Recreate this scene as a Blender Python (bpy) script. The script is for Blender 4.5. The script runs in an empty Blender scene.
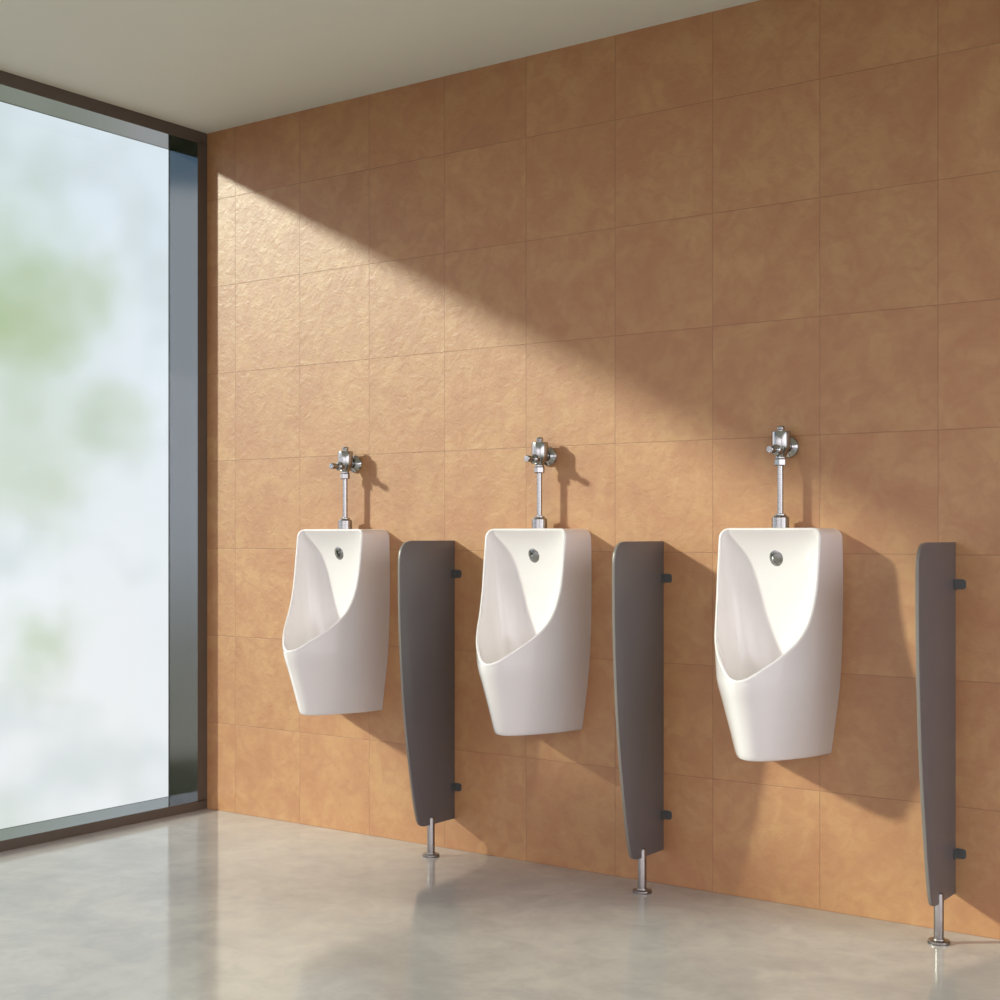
import bpy, bmesh, math, random
from mathutils import Vector, Matrix

random.seed(7)
scene = bpy.context.scene
COL = scene.collection

# ------------------------------------------------------------------ dimensions (metres)
TILE_X, TILE_Z, TILE_X0 = 0.3608, 0.36, 0.1676
CEIL = 2.802
ROOM_X, ROOM_Y = 6.0, -6.4
REVEAL = 0.178
SUN_DIR = Vector((1.0, 0.80, -0.53)).normalized()


# ------------------------------------------------------------------ helpers
def link(name, me, parent=None, mat=None):
    o = bpy.data.objects.new(name, me)
    COL.objects.link(o)
    if mat:
        me.materials.append(mat)
    if parent:
        o.parent = parent
    return o


def finish(bm, name, mat, parent=None, sharp=40.0, recalc=True, smooth=True):
    if recalc:
        bmesh.ops.recalc_face_normals(bm, faces=bm.faces[:])
    me = bpy.data.meshes.new(name)
    bm.to_mesh(me)
    bm.free()
    if smooth:
        for p in me.polygons:
            p.use_smooth = True
        me.set_sharp_from_angle(angle=math.radians(sharp))
    return link(name, me, parent, mat)


def tag(o, label=None, cat=None, group=None, kind=None):
    if label:
        o['label'] = label
    if cat:
        o['category'] = cat
    if group:
        o['group'] = group
    if kind:
        o['kind'] = kind
    return o


def thing(name, loc, label, cat, group=None):
    o = bpy.data.objects.new(name, None)
    o.empty_display_size = 0.05
    COL.objects.link(o)
    o.location = loc
    return tag(o, label, cat, group, 'thing')


def copy_thing(root, loc, label):
    r = root.copy()
    COL.objects.link(r)
    r.location = loc
    r['label'] = label
    for ch in list(root.children):
        c = ch.copy()
        COL.objects.link(c)
        c.parent = r
        for g in list(ch.children):
            d = g.copy()
            COL.objects.link(d)
            d.parent = c
    return r


def box(bm, lo, hi, bevel=0.0, seg=2):
    n = bmesh.ops.create_cube(bm, size=1.0)
    vs = n['verts']
    c = [(lo[i] + hi[i]) / 2 for i in range(3)]
    s = [abs(hi[i] - lo[i]) for i in range(3)]
    for v in vs:
        v.co = Vector((v.co.x * s[0] + c[0], v.co.y * s[1] + c[1], v.co.z * s[2] + c[2]))
    if bevel > 0:
        es = set()
        for v in vs:
            es.update(v.link_edges)
        bmesh.ops.bevel(bm, geom=list(es), offset=bevel, segments=seg, profile=0.5, affect='EDGES')


def lathe(bm, prof, axis_o, axis_d, seg=32):
    """prof: list of (radius, height) along axis_d from axis_o; closed where the radius is 0."""
    d = Vector(axis_d).normalized()
    a = d.orthogonal().normalized()
    b = d.cross(a)
    o = Vector(axis_o)
    rings = []
    for r, h in prof:
        if r < 1e-6:
            rings.append([bm.verts.new(o + d * h)])
        else:
            rings.append([bm.verts.new(o + d * h + a * (r * math.cos(2 * math.pi * k / seg)) +
                                       b * (r * math.sin(2 * math.pi * k / seg))) for k in range(seg)])
    for p, q in zip(rings, rings[1:]):
        if len(p) == 1 and len(q) == 1:
            continue
        for k in range(seg):
            k2 = (k + 1) % seg
            if len(p) == 1:
                bm.faces.new((p[0], q[k], q[k2]))
            elif len(q) == 1:
                bm.faces.new((p[k], p[k2], q[0]))
            else:
                bm.faces.new((p[k], p[k2], q[k2], q[k]))


def interp(tab, x):
    """piecewise cubic (Catmull-Rom style) through a table of (x, y), x ascending."""
    n = len(tab)
    if x <= tab[0][0]:
        return tab[0][1]
    if x >= tab[-1][0]:
        return tab[-1][1]
    i = 0
    while tab[i + 1][0] < x:
        i += 1

    def slope(k):
        if k == 0:
            return (tab[1][1] - tab[0][1]) / (tab[1][0] - tab[0][0])
        if k == n - 1:
            return (tab[-1][1] - tab[-2][1]) / (tab[-1][0] - tab[-2][0])
        s0 = (tab[k][1] - tab[k - 1][1]) / (tab[k][0] - tab[k - 1][0])
        s1 = (tab[k + 1][1] - tab[k][1]) / (tab[k + 1][0] - tab[k][0])
        if s0 * s1 <= 0:
            return 0.0
        return 2 * s0 * s1 / (s0 + s1)
    x0, y0 = tab[i]
    x1, y1 = tab[i + 1]
    h = x1 - x0
    t = (x - x0) / h
    m0, m1 = slope(i) * h, slope(i + 1) * h
    return ((2 * t**3 - 3 * t**2 + 1) * y0 + (t**3 - 2 * t**2 + t) * m0 +
            (-2 * t**3 + 3 * t**2) * y1 + (t**3 - t**2) * m1)


def resample(pts, n):
    """n+1 points evenly spaced by arc length along a polyline of Vectors."""
    L = [0.0]
    for p, q in zip(pts, pts[1:]):
        L.append(L[-1] + (q - p).length)
    out = []
    i = 0
    for k in range(n + 1):
        s = L[-1] * k / n
        while i < len(L) - 2 and L[i + 1] < s:
            i += 1
        d = L[i + 1] - L[i]
        t = 0 if d < 1e-12 else (s - L[i]) / d
        out.append(pts[i].lerp(pts[i + 1], min(max(t, 0), 1)))
    return out


def catmull(pts, per=8):
    pts = [Vector(p) for p in pts]
    out = []
    for i in range(len(pts) - 1):
        p0 = pts[max(i - 1, 0)]
        p1, p2 = pts[i], pts[i + 1]
        p3 = pts[min(i + 2, len(pts) - 1)]
        for k in range(per):
            t = k / per
            out.append(0.5 * ((2 * p1) + (p2 - p0) * t + (2 * p0 - 5 * p1 + 4 * p2 - p3) * t * t +
                              (3 * p1 - p0 - 3 * p2 + p3) * t**3))
    out.append(pts[-1])
    return out


# ------------------------------------------------------------------ materials
def lin(r, g, b):
    def f(c):
        c /= 255.0
        return c / 12.92 if c <= 0.04045 else ((c + 0.055) / 1.055) ** 2.4
    return (f(r), f(g), f(b), 1.0)


class N:
    """small node-building helper"""

    def __init__(self, name):
        self.m = bpy.data.materials.new(name)
        self.m.use_nodes = True
        self.t = self.m.node_tree
        self.t.nodes.clear()
        self.out = self.t.nodes.new('ShaderNodeOutputMaterial')

    def n(self, kind, **kw):
        nd = self.t.nodes.new(kind)
        for k, v in kw.items():
            setattr(nd, k, v)
        return nd

    def l(self, a, b):
        self.t.links.new(a, b)

    def put(self, sock, v):
        if isinstance(v, bpy.types.NodeSocket):
            self.l(v, sock)
        else:
            sock.default_value = v

    def math(self, op, a, b=0.0, c=0.0):
        nd = self.n('ShaderNodeMath', operation=op)
        for s, v in zip(nd.inputs, (a, b, c)):
            self.put(s, v)
        return nd.outputs[0]

    def mix(self, fac, a, b, blend='MIX'):
        nd = self.n('ShaderNodeMix', data_type='RGBA', blend_type=blend)
        self.put(nd.inputs[0], fac)
        self.put(nd.inputs[6], a)
        self.put(nd.inputs[7], b)
        return nd.outputs[2]

    def noise(self, vec, scale, detail=4.0, rough=0.5, dist=0.0):
        nd = self.n('ShaderNodeTexNoise')
        self.put(nd.inputs['Vector'], vec)
        nd.inputs['Scale'].default_value = scale
        nd.inputs['Detail'].default_value = detail
        nd.inputs['Roughness'].default_value = rough
        nd.inputs['Distortion'].default_value = dist
        return nd.outputs['Fac']

    def ramp(self, fac, lo, hi, a=0.0, b=1.0):
        nd = self.n('ShaderNodeMapRange', interpolation_type='SMOOTHSTEP')
        self.put(nd.inputs['Value'], fac)
        nd.inputs['From Min'].default_value = lo
        nd.inputs['From Max'].default_value = hi
        self.put(nd.inputs['To Min'], a)
        self.put(nd.inputs['To Max'], b)
        return nd.outputs[0]

    def bsdf(self, color, rough, metal=0.0, ior=1.5, coat=0.0, normal=None):
        b = self.n('ShaderNodeBsdfPrincipled')
        self.put(b.inputs['Base Color'], color)
        self.put(b.inputs['Roughness'], rough)
        self.put(b.inputs['Metallic'], metal)
        b.inputs['IOR'].default_value = ior
        b.inputs['Coat Weight'].default_value = coat
        if normal:
            self.l(normal, b.inputs['Normal'])
        self.l(b.outputs[0], self.out.inputs[0])
        return b

    def bump(self, h, strength, dist):
        nd = self.n('ShaderNodeBump')
        nd.inputs['Strength'].default_value = strength
        nd.inputs['Distance'].default_value = dist
        self.l(h, nd.inputs['Height'])
        return nd.outputs[0]

    def pos(self):
        return self.n('ShaderNodeNewGeometry').outputs['Position']


def plain(name, color, rough, metal=0.0, ior=1.5, coat=0.0, var=0.04, scale=30.0):
    m = N(name)
    tc = m.n('ShaderNodeTexCoord').outputs['Object']
    f = m.noise(tc, scale, 3.0)
    dark = tuple(c * (1 - var) for c in color[:3]) + (1.0,)
    m.bsdf(m.mix(f, dark, color), rough, metal, ior, coat)
    return m.m


def mat_tiles():
    m = N('terracotta_tiles')
    P = m.pos()
    sep = m.n('ShaderNodeSeparateXYZ')
    m.l(P, sep.inputs[0])
    u = m.math('DIVIDE', m.math('SUBTRACT', sep.outputs[0], TILE_X0 - 20 * TILE_X), TILE_X)
    v = m.math('DIVIDE', m.math('ADD', sep.outputs[2], 10 * TILE_Z), TILE_Z)
    du = m.math('ABSOLUTE', m.math('SUBTRACT', m.math('FRACT', u), 0.5))
    dv = m.math('ABSOLUTE', m.math('SUBTRACT', m.math('FRACT', v), 0.5))
    edge = m.math('MAXIMUM', du, dv)                      # 0.5 on the joint
    joint = m.ramp(edge, 0.4948, 0.4968)
    # per-tile offset so that tiles do not continue one another's pattern
    cell = m.n('ShaderNodeCombineXYZ')
    m.l(m.math('FLOOR', u), cell.inputs[0])
    m.l(m.math('FLOOR', v), cell.inputs[1])
    wn = m.n('ShaderNodeTexWhiteNoise', noise_dimensions='3D')
    m.l(cell.outputs[0], wn.inputs['Vector'])
    off = m.n('ShaderNodeVectorMath', operation='MULTIPLY_ADD')
    m.l(wn.outputs['Color'], off.inputs[0])
    off.inputs[1].default_value = (7.0, 7.0, 7.0)
    m.l(P, off.inputs[2])
    big = m.noise(off.outputs[0], 5.0, 5.0, 0.6, 0.6)
    mid = m.noise(off.outputs[0], 17.0, 4.0, 0.55, 0.8)
    c0 = m.mix(m.ramp(big, 0.32, 0.68), lin(*TILE_A), lin(*TILE_B))
    c1 = m.mix(m.ramp(mid, 0.36, 0.68, 0.0, 0.45), c0, lin(*TILE_C))
    tone = m.math('MULTIPLY_ADD', wn.outputs['Value'], 0.05, 0.975)
    c2 = m.mix(1.0, c1, m.n('ShaderNodeCombineColor').outputs[0], 'MULTIPLY')
    cc = c2.node.inputs[7].links[0].from_node
    for i in range(3):
        m.l(tone, cc.inputs[i])
    col = m.mix(m.math('MULTIPLY', joint, 0.42), c2, lin(126, 80, 52))
    # soft hand-worked surface: crumpled ridges plus fine grain
    h1 = m.noise(off.outputs[0], 36.0, 4.0, 0.6, 0.4)
    rid = m.math('ABSOLUTE', m.math('SUBTRACT', m.noise(off.outputs[0], 20.0, 4.0, 0.6, 0.35), 0.5))
    h = m.math('MULTIPLY_ADD', h1, 0.45, m.math('MULTIPLY', m.math('MINIMUM', rid, 0.16), 1.5))
    h = m.math('SUBTRACT', h, m.math('MULTIPLY', joint, 0.25))
    nrm = m.bump(h, 1.0, BUMP_D)
    rough = m.math('MULTIPLY_ADD', mid, 0.12, 0.39)
    m.bsdf(col, rough, 0.0, 1.68, 0.0, nrm)
    return m.m


def mat_concrete():
    m = N('polished_concrete')
    P = m.pos()
    a = m.noise(P, 2.2, 6.0, 0.6, 0.6)
    b = m.noise(P, 9.0, 6.0, 0.65, 0.5)
    c = m.noise(P, 60.0, 3.0, 0.6)
    col = m.mix(m.ramp(a, 0.33, 0.67), lin(*FLOOR_A), lin(*FLOOR_B))
    col = m.mix(m.ramp(b, 0.35, 0.75, 0.0, 0.45), col, lin(*FLOOR_C))
    col = m.mix(m.math('MULTIPLY', c, 0.12), col, lin(150, 142, 134))
    rough = m.math('MULTIPLY_ADD', b, 0.11, 0.05)
    nrm = m.bump(b, 0.15, 0.0006)
    m.bsdf(col, rough, 0.0, 1.45, 0.0, nrm)
    return m.m


def mat_glass():
    m = N('window_glass')
    lw = m.n('ShaderNodeFresnel')
    lw.inputs['IOR'].default_value = 1.35
    tr = m.n('ShaderNodeBsdfTransparent')
    gl = m.n('ShaderNodeBsdfGlossy')
    gl.inputs['Roughness'].default_value = 0.02
    tc = m.n('ShaderNodeTexCoord').outputs['Object']
    m.l(m.mix(m.noise(tc, 0.6, 1.0), (0.97, 0.985, 0.98, 1), (0.985, 0.99, 0.99, 1)), tr.inputs[0])
    mx = m.n('ShaderNodeMixShader')
    m.l(m.math('MULTIPLY', lw.outputs[0], 0.5), mx.inputs[0])
    m.l(tr.outputs[0], mx.inputs[1])
    m.l(gl.outputs[0], mx.inputs[2])
    m.l(mx.outputs[0], m.out.inputs[0])
    return m.m


TILE_A, TILE_B, TILE_C = (178, 126, 83), (190, 144, 96), (169, 112, 75)
FLOOR_A, FLOOR_B, FLOOR_C = (180, 175, 169), (198, 192, 185), (159, 157, 154)
BUMP_D = 0.0015

M_TILE = mat_tiles()
M_FLOOR = mat_concrete()
M_GLASS = mat_glass()
M_CEIL = plain('ceiling_paint', lin(229, 233, 221), 0.9, scale=3.0)
M_PLASTER = plain('plaster', lin(214, 206, 194), 0.9, scale=3.0)
M_FRAME = plain('dark_bronze_aluminium', lin(36, 33, 30), 0.06, 0.0, 2.9, var=0.1, scale=8.0)
M_INNER = plain('bronze_paint', lin(92, 82, 74), 0.4, 0.0, 1.45, var=0.08, scale=8.0)
M_GASKET = plain('black_gasket', lin(26, 28, 28), 0.6)
M_CERAMIC = plain('white_glazed_ceramic', lin(235, 230, 229), 0.12, 0.0, 1.5, 0.3, var=0.01)
M_CHROME = plain('chrome', (0.40, 0.40, 0.39, 1), 0.15, 1.0, var=0.03)
M_STEEL = plain('brushed_steel', (0.27, 0.25, 0.235, 1), 0.34, 1.0, var=0.06, scale=90.0)
M_PANEL = plain('anthracite_laminate', lin(99, 95, 97), 0.38, 0.0, 1.5, var=0.05, scale=60.0)
M_EDGE = plain('grey_edge_band', lin(122, 116, 110), 0.35, var=0.04)
M_BRACKET = plain('dark_zinc', (0.14, 0.145, 0.145, 1), 0.35, 0.6, var=0.1)
M_LEAF = plain('leaf_green', lin(92, 122, 60), 0.6, var=0.3, scale=6.0)
M_BARK = plain('bark', lin(96, 78, 60), 0.9, var=0.3)
M_POT = plain('stone_planter', lin(150, 144, 136), 0.8, var=0.1)
M_SLAB = plain('pale_paving', lin(150, 146, 138), 0.8, var=0.08, scale=4.0)


# ------------------------------------------------------------------ the room
def struct(name, bm, mat, **kw):
    o = finish(bm, name, mat, sharp=30, **kw)
    return tag(o, kind='structure')


bm = bmesh.new()
box(bm, (0.0, 0.0, -0.12), (ROOM_X + 0.15, 0.15, CEIL + 0.15))
wall_back = tag(struct('wall_back', bm, M_TILE), 'terracotta tiled wall carrying the urinals', None)
bm = bmesh.new()
box(bm, (0.0, ROOM_Y, -0.12), (ROOM_X, 0.0, 0.0))
tag(struct('floor', bm, M_FLOOR), 'polished grey concrete floor')
bm = bmesh.new()
box(bm, (-REVEAL, ROOM_Y, CEIL), (ROOM_X, 0.0, CEIL + 0.15))
tag(struct('ceiling', bm, M_CEIL), 'plain warm white ceiling')

# window wall: full-height glazing along x = 0
HEAD, SILL, JAMB = 2.752, 0.039, 0.052
bm = bmesh.new()
e = 0.0
box(bm, (-REVEAL, ROOM_Y, HEAD), (0.0, 0.0, CEIL))                     # head
box(bm, (-REVEAL, ROOM_Y, -0.02), (0.0, 0.0, SILL))                    # sill
box(bm, (-REVEAL, -JAMB, SILL - 0.004), (0.0, 0.0, HEAD + 0.004))      # jamb at the tiled wall
box(bm, (-REVEAL, ROOM_Y, SILL - 0.004), (0.0, ROOM_Y + JAMB, HEAD + 0.004))
box(bm, (-REVEAL, -3.76, SILL - 0.004), (0.0, -3.70, HEAD + 0.004))    # mullion, beyond the picture
win = tag(struct('window_1', bm, M_FRAME, smooth=False), 'floor to ceiling window in a deep dark bronze frame')
win.data.materials.append(M_INNER)
for p in win.data.polygons:
    if p.normal.x > 0.9:
        p.material_index = 1            # painted room-side face of the frame
for y0, y1 in ((-3.70, -JAMB), (ROOM_Y + JAMB, -3.76)):
    bm = bmesh.new()
    box(bm, (-0.174, y0, SILL), (-0.166, y1, HEAD))
    finish(bm, 'glass_pane', M_GLASS, win, smooth=False)
    bm = bmesh.new()
    g = 0.0015
    for lo, hi in (((-0.1775, y1 - g, SILL), (-0.1742, y1, HEAD)), ((-0.1775, y0, SILL), (-0.1742, y0 + g, HEAD))):
        box(bm, lo, hi)
    finish(bm, 'glazing_gasket', M_GASKET, win, smooth=False)

# glazed side added behind the camera, unseen, to let in neutral fill light
bm = bmesh.new()
box(bm, (0.0, ROOM_Y - REVEAL, HEAD), (ROOM_X, ROOM_Y, CEIL))
box(bm, (0.0, ROOM_Y - REVEAL, -0.02), (ROOM_X, ROOM_Y, SILL))
for x in (0.0, 2.1, 4.3, ROOM_X - 0.06):
    box(bm, (x, ROOM_Y - REVEAL, SILL - 0.004), (x + 0.06, ROOM_Y, HEAD + 0.004))
fill_win2 = tag(struct('fill_window_2', bm, M_FRAME, smooth=False), 'unseen floor to ceiling window added behind the viewer for fill light')
for x0, x1 in ((.06, 2.1), (2.16, 4.3), (4.36, ROOM_X - .06)):
    bm = bmesh.new()
    box(bm, (x0, ROOM_Y - 0.174, SILL), (x1, ROOM_Y - 0.166, HEAD))
    finish(bm, 'glass_pane', M_GLASS, fill_win2, smooth=False)

# unseen glazing added on the viewer's right, so fill light reaches the urinal flanks
bm = bmesh.new()
box(bm, (ROOM_X, ROOM_Y - REVEAL, HEAD), (ROOM_X + REVEAL, 0.0, CEIL))
box(bm, (ROOM_X, ROOM_Y - REVEAL, -0.02), (ROOM_X + REVEAL, 0.0, SILL))
ys = (-0.06, -2.4, -4.7, ROOM_Y)
for y in ys:
    box(bm, (ROOM_X, y, SILL - 0.004), (ROOM_X + REVEAL, y + 0.06, HEAD + 0.004))
fill_win3 = tag(struct('fill_window_3', bm, M_FRAME, smooth=False), 'floor to ceiling window on the right of the viewer')
for y1, y0 in zip(ys, ys[1:]):
    bm = bmesh.new()
    box(bm, (ROOM_X + 0.166, y0 + .06, SILL), (ROOM_X + 0.174, y1, HEAD))
    finish(bm, 'glass_pane', M_GLASS, fill_win3, smooth=False)


# ------------------------------------------------------------------ urinal
Z_TOP, Z_LIP, Z_BOT = 1.158, 0.7115, 0.477
W_TAB = [(.477, .140), (.55, .150), (.62, .160), (.70, .1690), (.80, .1745), (.90, .1770), (1.0, .1775), (1.12, .1755), (1.2, .174)]
RIM_TAB = [(.7115, .357), (.7133, .3547), (.7195, .3465), (.731, .334), (.748, .3145), (.775, .281), (.80, .251), (.825, .225),
           (.85, .204), (.875, .189), (.90, .178), (.95, .1625), (1.0, .1535), (1.05, .147), (1.10, .1415), (1.13, .138),
           (1.15, .134), (1.158, .127)]
V_TAB = [(.477, .277), (.56, .305), (.64, .333), (.7115, .357), (.90, .3645), (1.158, .370)]
G_LIP = [(0, 1), (.2, .985), (.4, .935), (.58, .815), (.715, .665), (.80, .54), (.887, .382), (.94, .27), (.975, .165), (.992, .09), (1.0, 0)]
G_BOT = [(0, 1), (.28, .90), (.58, .69), (.78, .49), (.88, .355), (.94, .255), (.975, .16), (.992, .09), (1.0, 0)]


def half_width(z):
    w = interp(W_TAB, z)
    r = 0.030
    if z > Z_TOP - r:
        d = z - (Z_TOP - r)
        w -= r - math.sqrt(max(r * r - d * d, 0.0))
    return w


def outline(z, vmax):
    """outer horizontal section from the wall (v = 0) out to v = vmax, right half, as a dense polyline."""
    W, V = half_width(z), interp(V_TAB, z)
    b = min(max((Z_LIP - z) / (Z_LIP - Z_BOT), 0.0), 1.0)
    pts = []
    n = 160
    tmax = min(vmax / V, 1.0)
    for i in range(n + 1):
        q = i / n
        t = tmax * (1 - (1 - q) ** 2)          # denser towards the nose
        g = (1 - b) * interp(G_LIP, t) + b * interp(G_BOT, t)
        pts.append(Vector((W * g, -V * t, z)))
    return pts


def make_urinal():
    root = thing('wall_mounted_urinal', (0, 0, Z_BOT),
                 'white ceramic wall urinal nearest the window', 'urinal', 'white urinals along the tiled wall')
    bm = bmesh.new()
    NC = 18
    # rows above the lip: spaced evenly along the rim
    dense = []
    z = Z_TOP
    zs = [Z_TOP - (Z_TOP - Z_LIP) * (1 - (1 - i / 400) ** 2.2) for i in range(401)]
    for z in zs:
        o = outline(z, interp(RIM_TAB, z))
        dense.append(o[-1].copy())
    M = 60
    rim = resample(dense, M)
    rim[-1] = Vector((0.0, -interp(V_TAB, Z_LIP), Z_LIP))
    zrows = [p.z for p in rim]
    rows = []
    for z in zrows:
        vmax = interp(V_TAB, z) if z <= Z_LIP + 1e-6 else interp(RIM_TAB, z)
        rows.append(resample(outline(z, vmax), NC))
    for r, p in zip(rows, rim):
        r[-1] = p.copy()
    NB = 16
    low = [Z_LIP - (Z_LIP - Z_BOT) * (i / NB) for i in range(1, NB + 1)]
    for z in low:
        rows.append(resample(outline(z, interp(V_TAB, z)), NC))
        rows[-1][-1].x = 0.0
    # small bottom edge fillet
    last = rows[-1]
    rows[-1] = [Vector((p.x, p.y, p.z + 0.004)) for p in last]
    rows.append([Vector((p.x * 0.975, p.y * 0.985, Z_BOT)) for p in last])
    nR = len(rows)

    def mir(p):
        return Vector((-p.x, p.y, p.z))
    R = [[bm.verts.new(p) for p in r] for r in rows]
    Lv = []
    for r, rv in zip(rows, R):
        Lv.append([rv[k] if (abs(p.x) < 1e-6) else bm.verts.new(mir(p)) for k, p in enumerate(r)])
    for A in (R, Lv):
        for i in range(nR - 1):
            for k in range(NC):
                q = [A[i][k], A[i][k + 1], A[i + 1][k + 1], A[i + 1][k]]
                u = []
                for v in q:
                    if v not in u:
                        u.append(v)
                if len(u) >= 3:
                    bm.faces.new(u)
    # bottom cap and back
    for k in range(NC):
        q = [R[-1][k], R[-1][k + 1], Lv[-1][k + 1], Lv[-1][k]]
        u = []
        for v in q:
            if v not in u:
                u.append(v)
        if len(u) >= 3:
            bm.faces.new(u)
    for i in range(nR - 1):
        bm.faces.new((R[i][0], R[i + 1][0], Lv[i + 1][0], Lv[i][0]))

    # rim loops. columns a_k run from +1 (right) to -1 (left)
    K = 14
    a = [math.cos(math.pi * k / (2 * K)) for k in range(2 * K + 1)]
    w0 = rim[0].x
    top_edge = [Vector((w0 * x, rim[0].y, Z_TOP)) for x in a]          # right corner ... left corner
    # full closed loop: lip centre -> up the right -> across the top -> down the left
    loop = [rim[j] for j in range(M, 0, -1)] + top_edge + [mir(rim[j]) for j in range(1, M)]
    n = len(loop)
    ctr = Vector((0, -0.215, 0.93))

    def offset(i, inw, up):
        # inward and outward-facing directions are taken from a smoothed tangent
        T = (loop[(i + 2) % n] - loop[(i - 2) % n]).normalized()
        c = Vector((0, -0.20, 0.95)) if abs(loop[i].x) > 1e-4 or loop[i].z > 1 else Vector((0, -0.18, 0.95))
        d = (c - loop[i])
        d -= T * d.dot(T)
        d.normalize()
        nrm = T.cross(d)
        if nrm.dot(Vector((0, -0.8, 0.6))) < 0:
            nrm = -nrm
        return loop[i] + d * inw + nrm * up

    c1 = [offset(i, 0.0018, 0.0022) for i in range(n)]
    c2 = [offset(i, 0.0075, 0.0022) for i in range(n)]
    c3 = [offset(i, 0.0100, -0.0014) for i in range(n)]
    for c in (c1, c2, c3):      # keep the loops symmetric
        for i in range(n):
            if abs(loop[i].x) < 1e-9:
                c[i].x = 0.0
    base = {}
    for j in range(M + 1):
        base[M - j] = R[j][-1]
    lv0 = []
    for i in range(n):
        if i <= M:                                  # lip centre (0) ... right corner (M)
            lv0.append(R[M - i][-1])
        elif i < M + 2 * K:
            lv0.append(bm.verts.new(loop[i]))
        else:
            lv0.append(Lv[i - M - 2 * K][-1])
    V1 = [bm.verts.new(p) for p in c1]
    V2 = [bm.verts.new(p) for p in c2]
    V3 = [bm.verts.new(p) for p in c3]
    for A, B in ((lv0, V1), (V1, V2), (V2, V3)):
        for i in range(n):
            j = (i + 1) % n
            bm.faces.new((A[i], A[j], B[j], B[i]))
    # top cap: row 0 of both sides plus the straight front edge
    cap = R[0][:] + lv0[M + 1:M + 2 * K] + Lv[0][::-1]
    bm.faces.new(cap)

    # bowl
    I = [c3[M - j] for j in range(M + 1)]           # right side, row j
    top = c3[M:M + 2 * K + 1]
    pr = catmull([(0, top[K].y, top[K].z), (0, -.104, 1.112), (0, -.084, 1.062), (0, -.073, .98), (0, -.070, .88), (0, -.075, .78),
                  (0, -.092, .695), (0, -.130, .635), (0, -.19, .612), (0, -.255, .628), (0, -.308, .663),
                  (0, -.336, .697), (0, c3[0].y, c3[0].z)], 10)
    # rim arc-length parameter
    acc = [0.0]
    for p, q in zip(I, I[1:]):
        acc.append(acc[-1] + (q - p).length)
    prof = resample(pr, 400)
    grid = [V3[M:M + 2 * K + 1]]
    for j in range(1, M):
        s = acc[j] / acc[-1]
        Pc = prof[int(round(s * 400))]
        E = I[j]
        row = []
        p_ = 2.8
        for k in range(2 * K + 1):
            if k == 0:
                row.append(V3[M - j])
            elif k == 2 * K:
                row.append(V3[(M + 2 * K + j) % n])
            else:
                h = (1 - abs(a[k]) ** p_) ** (1 / p_)
                row.append(bm.verts.new((E.x * a[k], E.y + (Pc.y - E.y) * h, E.z + (Pc.z - E.z) * h)))
        grid.append(row)
    for A, B in zip(grid, grid[1:]):
        for k in range(2 * K):
            bm.faces.new((A[k], A[k + 1], B[k + 1], B[k]))
    for k in range(2 * K):
        bm.faces.new((grid[-1][k], grid[-1][k + 1], V3[0]))
    bmesh.ops.translate(bm, verts=bm.verts[:], vec=(0, -0.0005, -Z_BOT))
    finish(bm, 'ceramic_body', M_CERAMIC, root, sharp=52)

    # chrome spreader on the inner back wall, standing a little proud of the ceramic
    bm = bmesh.new()
    o = Vector((0, -0.0815, 1.068 - Z_BOT))
    ax = Vector((0, -1.0, -0.40)).normalized()
    lathe(bm, [(0, -0.014), (.0240, -0.014), (.0250, .001), (.0235, .0035), (.0200, .0055), (.014, .0080), (.007, .0093), (0, .0097)], o, ax, 40)
    for v in bm.verts:
        v.co.z = o.z + (v.co.z - o.z) * 1.36
    sp = finish(bm, 'spreader_cap', M_CHROME, root)
    sp['label'] = 'oval chrome spreader cap'
    return root


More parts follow.
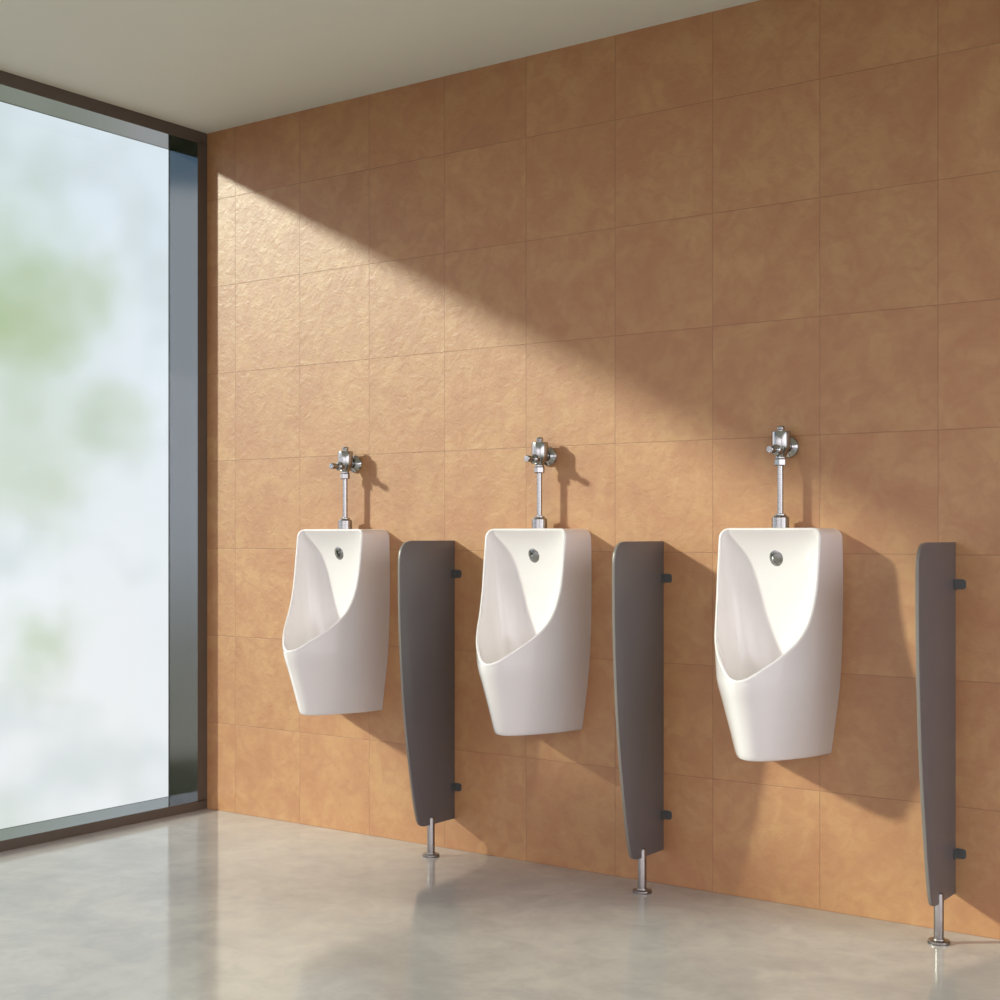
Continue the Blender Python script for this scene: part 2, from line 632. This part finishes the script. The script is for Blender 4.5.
# ------------------------------------------------------------------ flush valve
def make_valve():
    root = thing('flush_valve', (0, 0, 0), 'chrome flush valve and pipe above the urinal nearest the window',
                 'flush valve', 'chrome flush valves above the urinals')
    y = -0.052
    up = (0, 0, 1)
    zt = Z_TOP + 0.0005
    bm = bmesh.new()
    lathe(bm, [(0, 1.372), (.012, 1.372), (.018, 1.380), (.022, 1.390), (.0285, 1.402), (.0290, 1.406), (.0290, 1.448),
               (.0275, 1.452), (0, 1.452)], (0.002, y, 0), up, 40)
    finish(bm, 'valve_body', M_CHROME, root, sharp=24)
    bm = bmesh.new()
    lathe(bm, [(0, 1.450), (.0085, 1.450), (.0085, 1.455), (.0120, 1.457), (.0125, 1.464), (.0105, 1.4685), (.004, 1.4705), (0, 1.4705)],
          (0.001, y, 0), up, 24)
    finish(bm, 'regulator_cap', M_CHROME, root, sharp=24)
    # stop pointing out into the room
    bm = bmesh.new()
    lathe(bm, [(0, .018), (.0165, .018), (.0165, .036), (.0135, .040), (.0095, .042), (.0095, .050), (0, .050)], (0, y, 1.394), (0, -1, 0), 24)
    nut = finish(bm, 'stop_housing', M_CHROME, root, sharp=24)
    bm = bmesh.new()
    lathe(bm, [(0, .049), (.0082, .049), (.0082, .056), (.0112, .058), (.0112, .076), (.0095, .0785), (0, .0785)], (0, y, 1.394), (0, -1, 0), 20)
    finish(bm, 'stop_handle', M_CHROME, nut, sharp=24)
    # supply into the wall
    bm = bmesh.new()
    lathe(bm, [(0, .0), (.0145, .0), (.0145, .05), (0, .05)], (0.002, -0.052, 1.408), (0, 1, 0), 24)
    finish(bm, 'supply_pipe', M_CHROME, root, sharp=24)
    bm = bmesh.new()
    lathe(bm, [(0, .001), (.0330, .001), (.0335, .004), (.0310, .009), (.024, .014), (.0175, .020), (0, .020)],
          (0.006, 0, 1.406), (0, -1, 0), 40)
    finish(bm, 'wall_flange', M_CHROME, root, sharp=24)
    # coupling nut under the body: hexagonal
    bm = bmesh.new()
    lathe(bm, [(0, 1.347), (.0145, 1.347), (.0180, 1.350), (.0180, 1.366), (.0150, 1.370), (.0150, 1.376), (0, 1.376)], (0, y, 0), up, 6)
    finish(bm, 'coupling_nut', M_CHROME, root, sharp=25)
    bm = bmesh.new()
    lathe(bm, [(0, zt + .01), (.0092, zt + .01), (.0092, 1.355), (0, 1.355)], (0, y, 0), up, 24)
    finish(bm, 'flush_pipe', M_CHROME, root, sharp=24)
    bm = bmesh.new()
    lathe(bm, [(0, zt), (.0265, zt), (.0265, zt + .031), (.0245, zt + .034), (.0180, zt + .038), (.0180, zt + .042), (.0110, zt + .044), (0, zt + .044)],
          (0, y, 0), up, 36)
    finish(bm, 'pipe_collar', M_CHROME, root, sharp=24)
    return root


# ------------------------------------------------------------------ partition
PANEL_T = 0.010


def make_partition():
    root = thing('urinal_partition', (0, 0, 0), 'anthracite partition between the first two urinals from the window',
                 'partition', 'anthracite urinal partitions on steel feet')
    front = catmull([(.150, .1120, 0), (.180, .1130, 0), (.200, .1215, 0), (.2125, .142, 0), (.226, .190, 0), (.2385, .250, 0), (.258, .360, 0),
                     (.274, .460, 0), (.288, .570, 0), (.2985, .690, 0), (.3065, .830, 0), (.3095, .950, 0), (.3095, 1.030, 0),
                     (.3070, 1.062, 0), (.299, 1.088, 0), (.283, 1.106, 0), (.262, 1.1145, 0), (.240, 1.1165, 0)], 6)
    pts = [(0.001, .1120)] + [(p.x, p.y) for p in front] + [(0.001, 1.1165)]
    bm = bmesh.new()
    vs = [bm.verts.new((0.0, -v, z)) for v, z in pts]
    f = bm.faces.new(vs)
    ext = bmesh.ops.extrude_face_region(bm, geom=[f])
    nv = [e for e in ext['geom'] if isinstance(e, bmesh.types.BMVert)]
    bmesh.ops.translate(bm, verts=nv, vec=(-PANEL_T, 0, 0))
    bmesh.ops.recalc_face_normals(bm, faces=bm.faces[:])
    rim_e = [e for e in bm.edges if len(e.link_faces) == 2 and any(len(q.verts) > 4 for q in e.link_faces)]
    bmesh.ops.bevel(bm, geom=rim_e, offset=0.0012, segments=2, profile=0.5, affect='EDGES')
    panel = finish(bm, 'panel', M_PANEL, root, sharp=35)
    panel.data.materials.append(M_EDGE)
    for p in panel.data.polygons:
        if abs(p.normal.x) < 0.7 and len(p.vertices) <= 4:
            p.material_index = 1
    # L-shaped wall brackets on the side away from the window
    for zc in (0.996, 0.227):
        bm = bmesh.new()
        s = 0.0145
        outl = [(0.0005, -0.0005), (0.0300, -0.0005), (0.0300, -0.0030), (0.0035, -0.0030), (0.0035, -0.0215), (0.0005, -0.0215)]
        lo = [bm.verts.new((x, yy, zc - s)) for x, yy in outl]
        hi = [bm.verts.new((x, yy, zc + s)) for x, yy in outl]
        bm.faces.new(lo[::-1])
        bm.faces.new(hi)
        for k in range(6):
            bm.faces.new((lo[k], lo[(k + 1) % 6], hi[(k + 1) % 6], hi[k]))
        bmesh.ops.recalc_face_normals(bm, faces=bm.faces[:])
        es = [e for e in bm.edges if abs(e.verts[0].co.z - e.verts[1].co.z) < 1e-6 and
              abs(e.verts[0].co.x - e.verts[1].co.x) < 1e-6 and abs(e.verts[0].co.y - e.verts[1].co.y) < 0.004 and e.verts[0].co.x > 0.02]
        bmesh.ops.bevel(bm, geom=es, offset=0.009, segments=5, profile=0.5, affect='EDGES')
        finish(bm, 'bracket', M_BRACKET, root, sharp=30)
    # foot: a slotted steel rod gripping the lower edge, on a round floor flange
    bm = bmesh.new()
    fy = -0.132
    fx = -PANEL_T / 2
    lathe(bm, [(0, .004), (.0135, .004), (.0135, .134), (.0115, .1385), (0, .140)], (fx, fy, 0), (0, 0, 1), 32)
    leg = finish(bm, 'support_leg', M_STEEL, root, sharp=24)
    bm = bmesh.new()
    lathe(bm, [(0, 0), (.0300, 0), (.0305, .003), (.0300, .0075), (.0275, .0095), (.0175, .0100), (.0165, .0135), (0, .0135)], (fx, fy, 0), (0, 0, 1), 40)
    finish(bm, 'floor_flange', M_STEEL, leg, sharp=24)
    return root


urinal = make_urinal()
urinal.location = (0.814, 0, Z_BOT)
copy_thing(urinal, (1.702, 0, Z_BOT), 'white ceramic wall urinal standing between two anthracite partitions, middle of three')
copy_thing(urinal, (2.590, 0, Z_BOT), 'white ceramic wall urinal farthest from the window, largest in view')

# the middle urinal is the one with a panel on both sides; the third has one too, so the labels name its place
valve = make_valve()
valve.location = (0.814, 0, 0)
copy_thing(valve, (1.702, 0, 0), 'chrome flush valve and pipe above the middle urinal')
copy_thing(valve, (2.588, 0, 0), 'chrome flush valve and pipe above the urinal farthest from the window')

part = make_partition()
part.location = (1.298, 0, 0)
copy_thing(part, (2.156, 0, 0), 'anthracite partition between the middle urinal and the one farthest from the window')
copy_thing(part, (3.105, 0, 0), 'anthracite partition beyond the last urinal, farthest from the window')

# ------------------------------------------------------------------ outside, beyond the frame's left edge: unseen tree added to cast the soft shadow
bm = bmesh.new()
box(bm, (-4.55, -5.40, -0.12), (-3.35, -4.20, 0.0))
tag(finish(bm, 'floor_tree_slab', M_SLAB, smooth=False), kind='structure')  # slab added out of view, only to carry the shadow-casting tree
tree = thing('shadow_tree', (-3.95, -4.80, 0.0), 'unseen potted tree added outside the window to cast a soft shadow', 'tree')
bm = bmesh.new()
lathe(bm, [(0, 0), (.20, 0), (.27, .45), (.28, .46), (.25, .47), (.24, .42), (0, .42)], (0, 0, 0), (0, 0, 1), 32)
finish(bm, 'planter', M_POT, tree)
bm = bmesh.new()
lathe(bm, [(0, .41), (.035, .41), (.028, 1.6), (.018, 3.0), (0, 3.3)], (0, 0, 0), (0, 0, 1), 12)
finish(bm, 'trunk', M_BARK, tree)
bm = bmesh.new()
for i in range(2200):
    d = Vector((random.gauss(0, 1), random.gauss(0, 1), random.gauss(0, 1))).normalized() * (random.random() ** 0.45)
    c = Vector((d.x * .46, d.y * .46, d.z * .38 + 3.14))
    nrm = Vector((random.gauss(0, 1), random.gauss(0, 1), random.gauss(0, 1))).normalized()
    t = nrm.orthogonal().normalized()
    b = nrm.cross(t)
    L, Wd = random.uniform(.05, .08), random.uniform(.018, .028)
    vs = [bm.verts.new(c + t * (L * x) + b * (Wd * yv) + nrm * (0.008 * (1 - x * x))) for x, yv in
          ((-1, 0), (-.4, .8), (.3, .9), (1, 0), (.3, -.9), (-.4, -.8))]
    bm.faces.new(vs)
finish(bm, 'foliage', M_LEAF, tree, recalc=False)

# ------------------------------------------------------------------ daylight
sun = bpy.data.lights.new('sun', 'SUN')
sun.energy = 3.75
sun.angle = math.radians(3.4)
sun.color = (0.975, 1.02, 0.865)
so = bpy.data.objects.new('sun', sun)
COL.objects.link(so)
so.rotation_euler = SUN_DIR.to_track_quat('-Z', 'Y').to_euler()
so.location = (-6, -6, 5)

OPEN_SIDE = 3.1
world = bpy.data.worlds.new('hazy_morning')
scene.world = world
world.use_nodes = True
wt = world.node_tree
wt.nodes.clear()


class WN(N):
    def __init__(self):
        self.t = wt
        self.out = wt.nodes.new('ShaderNodeOutputWorld')


w = WN()
D = w.n('ShaderNodeTexCoord').outputs['Generated']
sx = w.n('ShaderNodeSeparateXYZ')
w.l(D, sx.inputs[0])
dy, dz = sx.outputs[1], sx.outputs[2]
# bright hazy side of the sky, with out-of-reach greenery as soft patches
wob = w.n('ShaderNodeTexNoise')
wob.inputs['Scale'].default_value = 16.0
wob.inputs['Detail'].default_value = 2.0
w.l(D, wob.inputs['Vector'])
wv = w.n('ShaderNodeVectorMath', operation='MULTIPLY_ADD')
w.l(wob.outputs['Color'], wv.inputs[0])
wv.inputs[1].default_value = (0.09, 0.09, 0.09)
sh = w.n('ShaderNodeVectorMath', operation='SUBTRACT')
w.l(D, sh.inputs[0])
sh.inputs[1].default_value = (0.045, 0.045, 0.045)
w.l(sh.outputs[0], wv.inputs[2])
DW = wv.outputs[0]


def patch(c, r, amount):
    d = w.n('ShaderNodeVectorMath', operation='DISTANCE')
    w.l(DW, d.inputs[0])
    d.inputs[1].default_value = Vector(c).normalized()
    return w.ramp(d.outputs['Value'], r, 0.0, 0.0, amount)


hz = w.ramp(dz, -0.15, 0.25)
hazy = w.mix(hz, (0.91, 0.93, 0.955, 1), (0.80, 0.885, 0.965, 1))
soft = w.noise(D, 14.0, 2.0, 0.45)
hazy = w.mix(w.ramp(soft, 0.48, 0.72, 0.0, 0.5), hazy, (0.58, 0.66, 0.66, 1))
GREENS = [((-0.806, 0.572, 0.153), 0.085, 0.62), ((-0.813, 0.568, 0.130), 0.060, 0.55), ((-0.784, 0.598, 0.163), 0.040, 0.35),
          ((-0.808, 0.551, 0.209), 0.070, 0.25), ((-0.776, 0.626, 0.073), 0.048, 0.42), ((-0.817, 0.575, 0.038), 0.060, 0.38),
          ((-0.803, 0.590, -0.084), 0.045, 0.50), ((-0.800, 0.54, -0.27), 0.12, 0.6), ((-0.80, 0.575, 0.08), 0.06, 0.3)]
for c, r, am in GREENS:
    hazy = w.mix(patch(c, r, am), hazy, (0.40, 0.52, 0.24, 1))
# darker open side behind the building
low = w.mix(w.ramp(dz, -0.12, 0.10), (0.15, 0.138, 0.135, 1), (0.68, 0.63, 0.675, 1))
opn = w.mix(w.ramp(dz, 0.20, 0.60), low, (0.50, 0.54, 0.63, 1))
# a distant dim stretch of that side: dark hedge, dusky haze, slate-blue cloud
far = w.mix(w.ramp(dz, -0.160, -0.148), (0.016, 0.026, 0.007, 1), (0.20, 0.205, 0.18, 1))
far = w.mix(w.ramp(dz, -0.12, 0.02), far, (0.37, 0.41, 0.46, 1))
far = w.mix(w.ramp(dz, 0.228, 0.240), far, (0.08, 0.14, 0.21, 1))
far = w.mix(w.ramp(dz, 0.40, 0.60), far, (0.50, 0.54, 0.63, 1))
dx = sx.outputs[0]
opn = w.mix(w.math('MULTIPLY', w.ramp(dx, -0.55, -0.68), w.ramp(dy, -0.40, -0.52)), opn, far)
col = w.mix(w.ramp(dy, -0.25, 0.25), opn, hazy)
bg = w.n('ShaderNodeBackground')
w.l(col, bg.inputs[0])
w.l(w.ramp(dy, 0.0, 0.30, w.math('MULTIPLY', w.ramp(dx, -0.9, 0.9, 0.80, 1.62), OPEN_SIDE), 1.0), bg.inputs[1])
w.l(bg.outputs[0], w.out.inputs[0])

# ------------------------------------------------------------------ camera
cam = bpy.data.cameras.new('camera')
cam.sensor_width = 36.0
cam.sensor_fit = 'HORIZONTAL'
cam.lens = 1403.457 / 1000.0 * 36.0
cam.shift_x = 0.0
cam.shift_y = (533.879 - 500.0) / 1000.0
cam.clip_start = 0.05
co = bpy.data.objects.new('camera', cam)
COL.objects.link(co)
co.location = (4.392, -4.020, 1.140)
co.rotation_euler = (math.radians(90), 0, math.radians(35.745))
scene.camera = co

vs_ = scene.view_settings
scene.display_settings.display_device = 'sRGB'
vs_.view_transform = 'Standard'
vs_.look = 'None'
vs_.exposure = 0.0
vs_.gamma = 1.0
vs_.use_curve_mapping = False
cy = scene.cycles
cy.max_bounces = 12
cy.diffuse_bounces = 6
cy.glossy_bounces = 6
cy.transparent_max_bounces = 12
cy.use_denoising = True
cy.caustics_reflective = False
